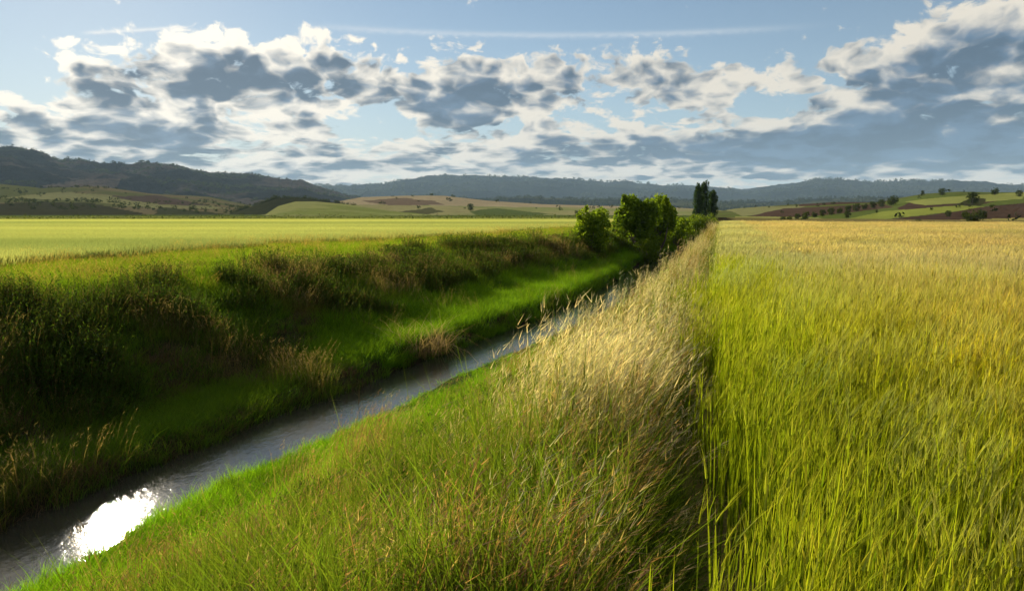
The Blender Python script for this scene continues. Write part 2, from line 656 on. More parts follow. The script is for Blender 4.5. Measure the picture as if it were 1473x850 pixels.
def build_far():
    # the plain, one sheet right to the horizon
    r = np.concatenate([[170.0], np.geomspace(200, 26000, 50)])
    a = np.radians(np.arange(0, 361, 4.0))
    A, Rr = np.meshgrid(a, r, indexing='ij')
    P = np.stack([Rr * np.sin(A), Rr * np.cos(A), np.full_like(A, -0.35)], -1)
    C = np.zeros(A.shape + (3,)); C[:] = GREENF
    me = mesh_np('plain', P.reshape(-1, 3), grid_tris(len(a), len(r)), M_FAR, C.reshape(-1, 3), True)
    tag(link('plain', me), 'level farmland running out to the mountains', 'plain', kind='structure')

    def mcol(px, py, x, y, T):
        n = nfbm(x / 600, y / 600, 3, 5)
        k = sstep(n, 0.42, 0.62)[..., None]
        return WOOD * (1 - k) + const((.035, .042, .022)) * k
    hill('mountain_range', 'wooded blue mountain range beyond the pale hills',
         [(380, 268), (480, 268), (560, 264), (610, 255), (640, 251), (700, 254), (760, 254), (810, 259), (850, 261), (900, 263), (960, 266), (1040, 270),
          (1075, 274), (1110, 268), (1170, 258), (1210, 258), (1240, 262), (1320, 259), (1400, 262), (1473, 266), (1600, 268), (1750, 262)],
         9500, 4200, 3000, M_MOUNT, mcol, 420, 90, 0.16, 4.0, 11, jag=.16)
    def mcol1(px, py, x, y, T):
        n = nfbm(x / 300, y / 300, 8, 5)
        k = sstep(n, 0.45, 0.6)[..., None]
        return WOOD * (1 - k) + OLIVE * .7 * k
    hill('middle_ridge', 'low dark wooded ridge in front of the mountain range',
         [(440, 290), (560, 287), (620, 283), (700, 287), (760, 283), (850, 288), (930, 285), (1020, 290), (1120, 291), (1180, 286), (1300, 283), (1400, 287), (1473, 285), (1650, 284)],
         4200, 1600, 900, M_MOUNT, mcol1, 300, 50, 0.14, 3.5, 29, jag=.12)

    def lcol(px, py, x, y, T):
        n = nfbm(x / 260, y / 260, 21, 5)
        k = sstep(n, 0.46, 0.60)[..., None] * 0.9
        c = const((.020, .020, .013)) * (1 - k) + const((.085, .066, .048)) * k
        bare = inpoly(px, py, [(60, 268), (120, 258), (175, 256), (170, 268), (110, 280)])
        c[bare] = (.10, .075, .05)
        return c
    hill('left_mountain', 'long brown wooded mountain slope with a rounded summit',
         [(-260, 236), (-120, 216), (-40, 210), (0, 212), (25, 213), (55, 220), (85, 230), (110, 231), (150, 235), (200, 239), (260, 241), (310, 249),
          (360, 251), (400, 257), (425, 261), (432, 259), (450, 266), (500, 281), (540, 290)],
         4300, 2300, 1200, M_MOUNT, lcol, 480, 110, 0.16, 4.5, 41, jag=.22)

    def fcol(px, py, x, y, T):
        n = nfbm(x / 120, y / 120, 33, 4)
        c = OLIVE + (DRY - OLIVE) * sstep(n, .4, .6)[..., None]
        c[inpoly(px, py, [(-200, 300), (60, 291), (130, 292), (200, 306), (240, 315), (-200, 316)])] = (.045, .045, .022)
        c[inpoly(px, py, [(0, 285), (90, 276), (250, 288), (330, 300), (220, 300), (120, 289)])] = (.20, .20, .085)
        c[inpoly(px, py, [(150, 283), (230, 281), (300, 296), (230, 294)])] = (.08, .06, .045)
        c[inpoly(px, py, [(230, 297), (340, 310), (330, 315), (220, 311)])] = (.05, .055, .025)
        return c
    hill('left_foothills', 'olive foothills with bare and grassy folds below the mountain',
         [(-260, 268), (-60, 262), (0, 266), (60, 272), (140, 269), (220, 278), (300, 284), (360, 296), (420, 306), (470, 314)],
         1500, 800, 400, M_FAR, fcol, 260, 60, 0.16, 2.0, 51)

    def gcol(px, py, x, y, T):
        n = nfbm(x / 90, y / 90, 61, 4)
        c = const((.21, .23, .08)) + (const((.27, .25, .11)) - const((.21, .23, .08))) * sstep(n, .4, .6)[..., None]
        c[py < 296 + (px - 600) * .012] = (.33, .27, .16)
        c[inpoly(px, py, [(520, 289), (580, 285), (625, 289), (640, 295), (560, 296)])] = (.16, .12, .08)
        c[inpoly(px, py, [(575, 305), (620, 299), (640, 305), (600, 310)])] = (.09, .09, .04)
        c[inpoly(px, py, [(675, 304), (715, 300), (790, 308), (740, 313), (690, 313)])] = (.09, .12, .035)
        return c
    hill('pale_hill', 'pale green and tan rolling hill beyond the level field',
         [(330, 312), (420, 300), (480, 291), (520, 284), (580, 282), (640, 282), (700, 289), (780, 294), (860, 296), (960, 298), (1040, 303), (1090, 310)],
         1150, 620, 400, M_FAR, gcol, 300, 60, 0.07, 1.6, 71)

    def g2col(px, py, x, y, T):
        n = nfbm(x / 60, y / 60, 81, 4)
        c = const((.19, .22, .06)) + (const((.25, .26, .09)) - const((.19, .22, .06))) * sstep(n, .4, .6)[..., None]
        return c
    hill('green_knoll', 'smooth bright green knoll below the dark wood',
         [(375, 313), (400, 297), (425, 290), (455, 290), (500, 294), (560, 303), (640, 308), (700, 313)],
         700, 260, 200, M_FAR, g2col, 160, 40, 0.05, 1.2, 83)

    def rcol(px, py, x, y, T):
        n = nfbm(x / 70, y / 70, 91, 4)
        c = GREENF + (OLIVE - GREENF) * sstep(n, .4, .6)[..., None]
        c[inpoly(px, py, [(1040, 300), (1110, 297), (1160, 296), (1140, 304), (1070, 311)])] = (.21, .21, .09)
        c[inpoly(px, py, [(1075, 312), (1130, 300), (1270, 293), (1285, 299), (1190, 309), (1120, 315)])] = PLOUGH * 1.15
        c[inpoly(px, py, [(1150, 297), (1270, 291), (1290, 283), (1250, 280), (1150, 288)])] = PLOUGH * 1.1
        c[inpoly(px, py, [(1290, 300), (1310, 292), (1400, 286), (1440, 288), (1400, 296), (1300, 308)])] = PLOUGH
        c[inpoly(px, py, [(1200, 318), (1270, 304), (1380, 296), (1420, 298), (1330, 309), (1240, 319)])] = (.22, .25, .05)
        c[inpoly(px, py, [(1300, 290), (1360, 284), (1473, 276), (1473, 287), (1400, 291), (1330, 296)])] = (.24, .26, .07)
        c[inpoly(px, py, [(1370, 296), (1400, 284), (1420, 287), (1410, 296)])] = (.05, .05, .022)
        c[inpoly(px, py, [(1235, 320), (1340, 309), (1420, 297), (1560, 283), (1560, 312), (1310, 322)])] = PLOUGH
        c[inpoly(px, py, [(1040, 323), (1060, 311), (1180, 313), (1200, 320)])] = (.26, .26, .08)
        c[inpoly(px, py, [(1290, 326), (1360, 317), (1560, 311), (1560, 330)])] = (.34, .30, .09)
        return c
    hill('right_fields', 'gentle rise of ploughed brown and green strip fields',
         [(1020, 306), (1060, 300), (1100, 297), (1150, 294), (1200, 291), (1262, 291), (1300, 284), (1330, 279), (1380, 276), (1430, 277), (1473, 277), (1560, 275), (1750, 280)],
         640, 470, 260, M_FAR, rcol, 360, 110, 0.03, 1.2, 95)


build_far()

# ------------------------------------------------------------------ grass and crop prototypes

class Soup:
    """collects coloured triangles"""
    def __init__(s): s.V, s.T, s.C, s.n = [], [], [], 0
    def add(s, V, T, C):
        s.V.append(V); s.T.append(T + s.n); s.C.append(C); s.n += len(V)
    def mesh(s, name, mat, smoothf=False):
        return mesh_np(name, np.concatenate(s.V), np.concatenate(s.T), mat, np.concatenate(s.C), smoothf)


def blades(sp, base, h, lean, width, seg, c0, c1, face=None, droop=0.0, jit=0.15, taper=1.3, curve=1.8):
    """n tapering strips; base (n,3), h (n), lean (n,2) sideways reach of the tip, width (n)"""
    n = len(base)
    h = np.broadcast_to(h, n); width = np.broadcast_to(width, n)
    lean = np.broadcast_to(lean, (n, 2))
    if face is None: face = rng.uniform(0, np.pi, n)
    sd = np.stack([np.cos(face), np.sin(face), np.zeros(n)], 1)
    V = np.zeros((n, 2 * seg + 1, 3)); C = np.zeros((n, 2 * seg + 1, 3))
    c0 = np.broadcast_to(c0, (n, 3)); c1 = np.broadcast_to(c1, (n, 3))
    br = (1 + rng.normal(0, jit, (n, 1))).clip(.5, 1.6)
    for k in range(seg + 1):
        s = k / seg
        p = base.copy()
        p[:, :2] += lean * s ** curve
        p[:, 2] += h * (s - droop * s ** 3)
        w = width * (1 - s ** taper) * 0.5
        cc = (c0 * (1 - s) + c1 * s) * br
        if k < seg:
            V[:, 2 * k] = p - sd * w[:, None]; V[:, 2 * k + 1] = p + sd * w[:, None]
            C[:, 2 * k] = cc; C[:, 2 * k + 1] = cc
        else:
            V[:, 2 * k] = p; C[:, 2 * k] = cc
    t = []
    for k in range(seg - 1):
        a = 2 * k
        t += [(a, a + 1, a + 3), (a, a + 3, a + 2)]
    t.append((2 * seg - 2, 2 * seg - 1, 2 * seg))
    t = np.array(t)
    m = 2 * seg + 1
    T = (t[None] + (np.arange(n) * m)[:, None, None]).reshape(-1, 3)
    sp.add(V.reshape(-1, 3), T, C.reshape(-1, 3).clip(0.003, .8))
    return V[:, -1]


def disc(n, r):
    a = rng.uniform(0, 2 * np.pi, n); q = r * np.sqrt(rng.uniform(0, 1, n))
    return np.stack([q * np.cos(a), q * np.sin(a), np.full(n, -0.03)], 1)


def outw(base, amt, n):
    a = rng.uniform(0, 2 * np.pi, n)
    return np.stack([np.cos(a), np.sin(a)], 1) * amt[:, None] + base[:, :2] * 0.5


def barley(size, n, detail, hgt=0.72, ripe=0.0):
    sp = Soup()
    b = np.stack([rng.uniform(-size / 2, size / 2, n), rng.uniform(-size / 2, size / 2, n), np.full(n, -0.02)], 1)
    h = rng.normal(hgt, 0.10 if detail else .06, n)
    lean = np.stack([rng.normal(0.03, 0.03, n), rng.normal(0.01, 0.03, n)], 1)
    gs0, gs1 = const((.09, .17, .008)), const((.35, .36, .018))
    if detail:
        blades(sp, b, h, lean, 0.0075, 3, gs0, gs1, taper=6)
    tops = b.copy(); tops[:, :2] += lean; tops[:, 2] += h
    # leaves
    for k in range(3 if detail else 2):
        f = rng.uniform(.25, .85, n)
        lb = b.copy(); lb[:, :2] += lean * f[:, None] ** 1.8; lb[:, 2] += h * f
        L = rng.uniform(.12, .24, n)
        a = rng.uniform(0, 2 * np.pi, n)
        ll = np.stack([np.cos(a), np.sin(a)], 1) * (L * .18)[:, None] + np.array([.015, .0])
        blades(sp, lb, L, ll, rng.uniform(.004, .0085, n) * (1 if detail else 1.7), 3 if detail else 2, const((.15, .22, .008)), const((.38, .39, .020)), droop=rng.uniform(.0, .5, n))
    # ears: a flattened spindle and a fan of awns, nodding with the wind
    if detail:
        k = rng.uniform(0, 1, n) < .30 + .6 * ripe
        tops, n = tops[k], int(k.sum())
    ear_l = rng.uniform(.07, .10, n)
    nod = np.stack([rng.normal(.022, .018, n), rng.normal(.006, .018, n)], 1)
    ec0, ec1 = (const((.32, .35, .03 + .03 * ripe)), const((.48, .42, .06 + .05 * ripe))) if detail else (const((.34, .31, .12)), const((.50, .43, .27)))
    for k in range(2 if detail else 1):
        blades(sp, tops - np.array([0, 0, .01]), ear_l, nod, .010 if detail else .022, 3 if detail else 2, ec0, ec1, curve=1.2, taper=3)
    na = 6 if detail else 2
    for k in range(na):
        f = rng.uniform(.1, .9, n)
        ab = tops.copy(); ab[:, :2] += nod * f[:, None]; ab[:, 2] += ear_l * f
        L = rng.uniform(.09, .14, n)
        al = nod / ear_l[:, None] * L[:, None] * 1.1 + rng.normal(0, .02, (n, 2))
        blades(sp, ab, L * .85, al, .0018 + .001 * ripe if detail else .008, 1, const((.34, .38, .03 + .06 * ripe)) if detail else const((.42, .36, .18)), const((.56, .48, .07 + .07 * ripe)) if detail else const((.58, .50, .34)), curve=1.1)
    return sp


def grass_clump(n, r, hmin, hmax, wmin, wmax, spread, c0, c1, seg=3, drp=.25, wind=(.05, .01)):
    sp = Soup()
    b = disc(n, r)
    h = rng.uniform(hmin, hmax, n)
    blades(sp, b, h, outw(b, rng.uniform(.1, spread, n) * h, n) + np.array(wind), rng.uniform(wmin, wmax, n), seg, const(c0), const(c1), droop=rng.uniform(0, drp * 2, n))
    return sp


def seed_heads(sp, n, r, hmin, hmax, cs, ch, wind=(.16, .03), fluff=9, flen=.05, fw=.005):
    b = disc(n, r)
    h = rng.uniform(hmin, hmax, n)
    lean = np.stack([rng.normal(wind[0], .07, n), rng.normal(wind[1], .07, n)], 1) + b[:, :2] * .5
    blades(sp, b, h, lean, .0035, 3, const(cs) * .8, const(cs), taper=6)
    for k in range(fluff):
        s = rng.uniform(.72, 1.02, n)
        p = b.copy(); p[:, :2] += lean * s[:, None] ** 1.8; p[:, 2] += h * s
        blades(sp, p, rng.uniform(.3, 1, n) * flen, np.array(wind) * .25 + rng.normal(0, flen * .45, (n, 2)), fw, 1, const(ch) * .85, const(ch), curve=1.0)


def leafy(sp, n, r, hmin, hmax, leaves, size, cstem, cleaf):
    b = disc(n, r)
    h = rng.uniform(hmin, hmax, n)
    lean = outw(b, rng.uniform(.05, .3, n) * h, n)
    blades(sp, b, h, lean, .008, 3, const(cstem), const(cstem), taper=4)
    for k in range(leaves):
        s = rng.uniform(.2, 1.0, n)
        p = b.copy(); p[:, :2] += lean * s[:, None] ** 1.8; p[:, 2] += h * s
        a = rng.uniform(0, 2 * np.pi, n); L = size * rng.uniform(.6, 1.2, n)
        blades(sp, p, L * rng.uniform(-.5, 1.1, n), np.stack([np.cos(a), np.sin(a)], 1) * L[:, None], L * .36, 3, const(cleaf), const(cleaf) * 1.2, face=a + np.pi / 2, taper=2.2, curve=1.0)


def proto(name, sp):
    return bpy.data.objects.new(name, sp.mesh(name, M_LEAF))


def instancer(name, label, cat, protos, pos, yaw, scl, idx, tint, tilt=None):
    """one scatter of plant clumps as a single piece of ground cover"""
    n = len(pos)
    me = bpy.data.meshes.new(name)
    me.vertices.add(n)
    me.vertices.foreach_set('co', np.ascontiguousarray(pos, np.float32).ravel())
    rot = np.zeros((n, 3), np.float32); rot[:, 2] = yaw
    if tilt is not None: rot[:, :2] = tilt
    for nm, arr in (('rot', rot), ('scl', scl), ('tint', tint)):
        a = me.attributes.new(nm, 'FLOAT_VECTOR', 'POINT')
        a.data.foreach_set('vector', np.ascontiguousarray(arr, np.float32).ravel())
    a = me.attributes.new('pick', 'INT', 'POINT')
    a.data.foreach_set('value', np.ascontiguousarray(idx, np.int32))
    o = link(name, me)
    tag(o, label, cat, kind='stuff')
    ng = bpy.data.node_groups.new(name + '_scatter', 'GeometryNodeTree')
    ng.interface.new_socket('Geometry', in_out='INPUT', socket_type='NodeSocketGeometry')
    ng.interface.new_socket('Geometry', in_out='OUTPUT', socket_type='NodeSocketGeometry')
    gi = ng.nodes.new('NodeGroupInput'); go = ng.nodes.new('NodeGroupOutput')
    gl = ng.nodes.new('GeometryNodeGeometryToInstance')
    for p in reversed(protos):
        oi = ng.nodes.new('GeometryNodeObjectInfo')
        oi.inputs['Object'].default_value = p
        oi.inputs['As Instance'].default_value = True
        ng.links.new(oi.outputs['Geometry'], gl.inputs[0])
    ip = ng.nodes.new('GeometryNodeInstanceOnPoints')
    def named(nm, dt):
        q = ng.nodes.new('GeometryNodeInputNamedAttribute')
        q.data_type = dt
        q.inputs['Name'].default_value = nm
        return next(s for s in q.outputs if s.enabled and s.name == 'Attribute')
    ng.links.new(gi.outputs[0], ip.inputs['Points'])
    # several prototypes: join them as instances and pick by index
    ji = ng.nodes.new('GeometryNodeJoinGeometry')
    ng.nodes.remove(gl)
    for nd in [x for x in ng.nodes if x.bl_idname == 'GeometryNodeObjectInfo']:
        ng.links.new(nd.outputs['Geometry'], ji.inputs[0])
    ng.links.new(ji.outputs[0], ip.inputs['Instance'])
    ip.inputs['Pick Instance'].default_value = True
    ng.links.new(named('pick', 'INT'), ip.inputs['Instance Index'])
    ng.links.new(named('rot', 'FLOAT_VECTOR'), ip.inputs['Rotation'])
    ng.links.new(named('scl', 'FLOAT_VECTOR'), ip.inputs['Scale'])
    ng.links.new(ip.outputs[0], go.inputs[0])
    md = o.modifiers.new('scatter', 'NODES')
    md.node_group = ng
    return o


def fan(n, rmin, rmax, p=1.5, amin=-47, amax=47):
    """random points around the stand point, thinning out with distance (density ~ r^-p)"""
    q = rng.uniform(0, 1, n)
    e = 2 - p
    r = (rmin ** e + q * (rmax ** e - rmin ** e)) ** (1 / e)
    a = np.radians(rng.uniform(amin, amax, n))
    return r * np.sin(a), r * np.cos(a), r


def tints(n, base=(1, 1, 1), var=.12, hue=.06):
    t = np.ones((n, 3)) * np.array(base)
    t *= (1 + rng.normal(0, var, (n, 1))).clip(.5, 1.5)
    t[:, 0] *= (1 + rng.normal(0, hue, n)).clip(.7, 1.4)
    return t


def edge_n(u):
    return nfbm(np.asarray(u) * .30, np.asarray(u) * 0 + 3.3, 63, 4, .6)


def build_barley():
    near = [proto('barley_near', barley(0.5, 125, True, ripe=0.0 if k < 5 else 1.0)) for k in range(9)]
    far = [proto('barley_far', barley(2.0, 520, False)) for k in range(4)]
    # near: a jittered 0.4 m lattice; far: 1.7 m lattice
    def lattice(step, rmin, rmax):
        g = np.arange(-3, 130, step); h = np.arange(0.22 - step * 2, 120, step)
        U, V = np.meshgrid(g, h, indexing='ij')
        U = U.ravel() + rng.uniform(-.3, .3, U.size) * step
        V = V.ravel() + rng.uniform(-.3, .3, U.size) * step
        x, y = uv2xy(U, V)
        r = np.hypot(x, y); a = np.degrees(np.arctan2(x, y))
        k = (r > rmin) & (r < rmax) & (a > -5) & (a < 52)
        return U[k], V[k]
    for nm, lab, ps, step, r0, r1 in (('barley_crop', 'ripening green barley with golden bearded ears beside the grassy bank', near, .40, 1.2, 19),
                                 ('barley_crop', 'golden sweep of barley stretching away to the strip fields', far, 1.5, 18, 125)):
        U, V = lattice(step, r0, r1)
        if r0 > 5:
            V = np.maximum(V, 1.0 + .5 * (edge_n(U) - .5))
        k = (V < 100)
        # far end of the field: runs out along a slant towards the right
        k &= U < 118 - 0.25 * V
        k &= (V > .10 + (.5 + 1.1 * sstep(U, 6, 22)) * (edge_n(U) - .5) + rng.normal(0, .05, len(U)))
        if r0 < 5: k |= (V < .22) & (V > -.5) & (U > 5) & (rng.uniform(0, 1, len(U)) < .10)
        U, V = U[k], V[k]
        x, y = uv2xy(U, V)
        n = len(U)
        wave = nfbm(x * .35 + y * .12, y * .18, 77, 3)
        sc = np.ones((n, 3)); sc[:, 2] = .80 + .42 * wave
        edge = sstep(V, 0, 3)
        t = tints(n, (1, 1, 1), .08, .04)
        t *= (0.72 + 0.58 * wave)[:, None]
        t[:, 0] *= .84 + .22 * edge * (0.6 + .8 * nfbm(x * .15, y * .15, 15))
        if r0 > 5: t[:, 0] *= .93
        yaw = rng.normal(0, .25, n)
        pick = rng.integers(0, len(ps), n)
        if r0 < 5:
            rr = np.hypot(x, y)
            ripe = rng.uniform(0, 1, n) < .12 + .88 * sstep(rr + 8 * (wave - .5), 4, 13) * sstep(V, .1, 2.5)
            t[ripe, 2] *= 1 + 1.6 * sstep(rr[ripe], 8, 18)
            pick = np.where(ripe, rng.integers(5, 9, n), rng.integers(0, 5, n))
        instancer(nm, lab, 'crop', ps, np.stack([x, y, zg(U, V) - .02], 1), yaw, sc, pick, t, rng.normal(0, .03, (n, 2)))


def build_right_bank():
    P = []
    for k in range(4): P.append(proto('lush_grass', grass_clump(46, .17, .16, .36, .005, .010, .7, (.06, .15, .006), (.19, .39, .014))))                         # 0-3
    for k in range(4):                                                                                                                                       # 4-7 meadow mix
        sp = grass_clump(38, .17, .22, .50, .004, .008, .7, (.045, .11, .008), (.18, .31, .020))
        seed_heads(sp, 4, .17, .34, .55, (.22, .22, .06), (.40, .32, .16), fluff=5)
        P.append(proto('meadow_grass', sp))
    for k in range(4):                                                                                                                                       # 8-11 dry, fluffy
        sp = grass_clump(24, .17, .22, .48, .004, .007, .7, (.06, .08, .016), (.26, .23, .07))
        seed_heads(sp, 22, .18, .42, .75, (.28, .26, .12), (.52, .47, .37), fluff=10, flen=.055, fw=.0045)
        P.append(proto('feathery_grass', sp))
    for k in range(3): P.append(proto('tall_grass', grass_clump(34, .14, .38, .78, .006, .012, .6, (.03, .06, .007), (.13, .20, .018), seg=4, drp=.35)))           # 12-14
    for k in range(2):                                                                                                                                       # 15-16 rusty stems
        sp = grass_clump(30, .18, .18, .42, .004, .007, .8, (.07, .08, .02), (.22, .17, .04))
        seed_heads(sp, 12, .18, .35, .58, (.20, .13, .06), (.30, .20, .11), fluff=7, flen=.035)
        P.append(proto('rusty_grass', sp))
    for k in range(2):                                                                                                                                       # 17-18 leafy weeds
        sp = grass_clump(20, .17, .15, .35, .004, .008, .7, (.04, .09, .01), (.12, .20, .02))
        leafy(sp, 5, .14, .2, .4, 16, .035, (.10, .12, .03), (.08, .15, .015))
        P.append(proto('leafy_weed', sp))
    x, y, r = fan(90000, 2.0, 115, 1.55, -52, 30)
    u, v = xy2uv(x, y)
    vr = v_right(u)
    holes = nfbm(x * 2.2, y * 2.2, 171, 2) + rng.normal(0, .12, len(x))
    k = (v > vr + .02) & (v < -.24 + (.5 + 1.1 * sstep(u, 6, 22)) * (edge_n(u) - .5) + .3 * sstep(u, 6, 25)) & (u < 118) & ((holes > .36) | (r > 30))
    x, y, r, u, v, vr = (q[k] for q in (x, y, r, u, v, vr))
    s = (v - vr) / (V_CREST_R - vr)
    n1 = nfbm(x * .45, y * .45, 101, 3); n2 = nfbm(x * .9 + 7, y * .9, 131, 3); n3 = nfbm(x * .25, y * .25, 151, 2)
    n = len(x)
    q = rng.uniform(0, 1, n)
    idx = np.zeros(n, int)
    dryness = s + .45 * (n1 - .5)
    lush = dryness + rng.normal(0, .14, n) < .50
    dry = (s + 1.3 * (n2 - .5) + rng.normal(0, .10, n) > 1.0 + .7 * np.exp(-((u - 2) / 3.2) ** 2) + .12 * sstep(u, 30, 60))
    idx[:] = rng.integers(4, 8, n)
    rust = (n2 > .52) & (s > .25) & (q < .50 + .2 * sstep(u, 8, 16))
    idx[rust] = rng.integers(15, 17, rust.sum())
    dry &= rng.uniform(0, 1, n) < .42
    idx[dry] = rng.integers(8, 12, dry.sum())
    fresh = ~dry & ~rust & (rng.uniform(0, 1, n) < .5)
    idx[fresh] = rng.integers(0, 4, fresh.sum())
    tall = (n3 > .52) & (s > .45) & (r < 9) & (q < .35) | ((v > -.55) & (q < .6)) | ((u < 5.5) & (s > .6) & (q < .30))
    idx[tall] = rng.integers(12, 15, tall.sum())
    weed = (n2 < .40) & (q > .5) & (s > .15)
    idx[weed] = rng.integers(17, 19, weed.sum())
    idx[lush] = rng.integers(0, 4, lush.sum())
    sc = (.55 + .75 * rng.uniform(0, 1, n) ** 1.5) * (1 + .004 * r).clip(1, 1.4)
    sc3 = np.stack([sc, sc, sc * (.45 + 1.2 * n2)], 1)
    sc3[v > -.5, 2] *= .6
    sc3[lush, 2] *= .75
    sc3[(v - vr) < .5] *= .8
    sc3[((v - vr) < 1.3) & (r > 14), 2] *= .6
    sc3[fresh, 2] *= 1.25
    sc3[:, 2] *= 1 - .38 * sstep(u, 10, 26) * sstep(-v, 1.0, 2.2)
    green = dry & (n3 < .45) & (q < .7)
    idx[green] = rng.integers(12, 15, green.sum())
    t = tints(n, (1, 1, 1), .14, .08)
    t *= (.50 + 1.05 * n2)[:, None]
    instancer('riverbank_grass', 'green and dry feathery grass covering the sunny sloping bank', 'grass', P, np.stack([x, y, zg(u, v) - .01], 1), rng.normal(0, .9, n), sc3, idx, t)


def build_left_bank():
    P = []
    for k in range(4): P.append(proto('bank_grass', grass_clump(50, .28, .16, .42, .007, .013, .9, (.035, .08, .008), (.12, .21, .018))))                     # 0-3
    for k in range(3):                                                                                                                                     # 4-6
        sp = grass_clump(36, .28, .18, .45, .006, .011, .9, (.04, .06, .014), (.15, .16, .035))
        seed_heads(sp, 9, .28, .40, .70, (.16, .13, .06), (.30, .24, .14), fluff=6)
        P.append(proto('bank_dry_grass', sp))
    for k in range(4):                                                                                                                                     # 7-10
        sp = grass_clump(16, .28, .15, .35, .006, .010, .8, (.03, .06, .01), (.08, .13, .015))
        leafy(sp, 20, .30, .25, .65, 18, .05, (.07, .06, .03), (.045, .085, .012))
        P.append(proto('bank_weed', sp))
    for k in range(2): P.append(proto('berm_turf', grass_clump(64, .26, .10, .46, .006, .011, .8, (.035, .10, .006), (.15, .29, .014))))                      # 11-12
    for k in range(2): P.append(proto('dead_grass', grass_clump(60, .30, .10, .32, .004, .008, 1.6, (.06, .045, .03), (.17, .13, .09), drp=.6)))             # 13-14
    x, y, r = fan(95000, 5.0, 120, 1.25, -50, 18)
    u, v = xy2uv(x, y)
    vl, vc = v_left(u), v_crest_l(u)
    k = (v < vl - .02) & (v > vc - 10) & (u < 118)
    x, y, r, u, v, vl, vc = (q[k] for q in (x, y, r, u, v, vl, vc))
    n = len(x)
    s = (vl - v) / (vl - vc)
    n1 = nfbm(x * .4, y * .4, 201, 3); n2 = nfbm(x * .8, y * .8, 221, 3)
    q = rng.uniform(0, 1, n)
    idx = rng.integers(0, 4, n)
    dry = n1 + rng.normal(0, .06, n) > .64
    idx[dry] = rng.integers(4, 7, dry.sum())
    weed = (n2 + rng.normal(0, .12, n) > .66) & (s > .3)
    idx[weed] = rng.integers(7, 11, weed.sum())
    dead = (n2 < .40) & (s < .55) & (q < .7) & (u < 20) | ((s < .09) & (u < 21) & (q < .35))
    idx[dead] = rng.integers(13, 15, dead.sum())
    berm = (s < .42 + .25 * (n1 - .5)) & (u > 17) & (q < .93)
    idx[berm] = rng.integers(11, 13, berm.sum())
    flat = (s > .86 + .4 * (n2 - .5))
    f1 = flat & (q < .90); idx[f1] = rng.integers(0, 4, f1.sum())
    f2 = flat & (q > .90); idx[f2] = rng.integers(4, 7, f2.sum())
    sc = (.75 + .45 * rng.uniform(0, 1, n)) * (1 + .008 * r)
    sc3 = np.stack([sc, sc, sc * (.7 + .6 * n1)], 1)
    sc3[flat, 2] *= .75
    t = tints(n, (1, 1, 1), .15, .08)
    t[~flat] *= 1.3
    t[flat] *= np.array([1.7, 1.65, 1.1])  # sunlight on the crest margin, painted in as a brighter grass tint
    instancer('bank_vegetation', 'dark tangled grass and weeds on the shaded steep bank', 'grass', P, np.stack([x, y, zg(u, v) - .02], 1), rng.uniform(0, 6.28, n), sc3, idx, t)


def build_left_crop():
    ps = []
    for k in range(3):
        sp = Soup()
        n = 700
        b = np.stack([rng.uniform(-1.5, 1.5, n), rng.uniform(-1.5, 1.5, n), np.zeros(n)], 1)
        blades(sp, b, rng.normal(.5, .05, n), np.stack([rng.normal(.08, .05, n), rng.normal(.0, .05, n)], 1), .03, 2, const((.12, .17, .03)), const((.31, .36, .18)), taper=3)
        ps.append(proto('young_wheat', sp))
    x, y, r = fan(26000, 20, 230, 0.7, -48, 12)
    u, v = xy2uv(x, y)
    vc = v_crest_l(u)
    k = (v < vc - 8.5) & (y < 168 + .1 * x)
    x, y, u, v = x[k], y[k], u[k], v[k]
    n = len(x)
    t = tints(n, (1, 1, 1), .06, .03)
    # drilled bands: the crop stands greener in some strips
    band = nfbm(y * .06 + x * .004, x * .002, 303, 3)
    t *= (.50 + 1.05 * band)[:, None]
    t[:, 0] *= .8 + .35 * band
    sc = np.ones((n, 3))
    instancer('wheat_crop', 'level bright yellow green wheat crop beyond the shaded bank', 'crop', ps, np.stack([x, y, zg(u, v) - .02], 1), rng.uniform(-.2, .2, n), sc, rng.integers(0, 3, n), t)


build_barley()
build_right_bank()
build_left_bank()
build_left_crop()

# ------------------------------------------------------------------ trees and shrubs

def tube(sp, pts, rad, colr, sides=6):
    pts = np.array(pts, float)
    n = len(pts)
    V = []
    for i in range(n):
        d = pts[min(i + 1, n - 1)] - pts[max(i - 1, 0)]
        d /= np.linalg.norm(d) + 1e-9
        a = np.cross(d, [0.3, 1, 0.1]); a /= np.linalg.norm(a) + 1e-9
        b = np.cross(d, a)
        for k in range(sides):
            q = 2 * math.pi * k / sides
            V.append(pts[i] + rad[i] * (a * math.cos(q) + b * math.sin(q)))
    T = []
    for i in range(n - 1):
        for k in range(sides):
            k2 = (k + 1) % sides
            a, b, c, d = i * sides + k, i * sides + k2, (i + 1) * sides + k2, (i + 1) * sides + k
            T += [(a, b, c), (a, c, d)]
    sp.add(np.array(V), np.array(T), np.tile(const(colr), (len(V), 1)))


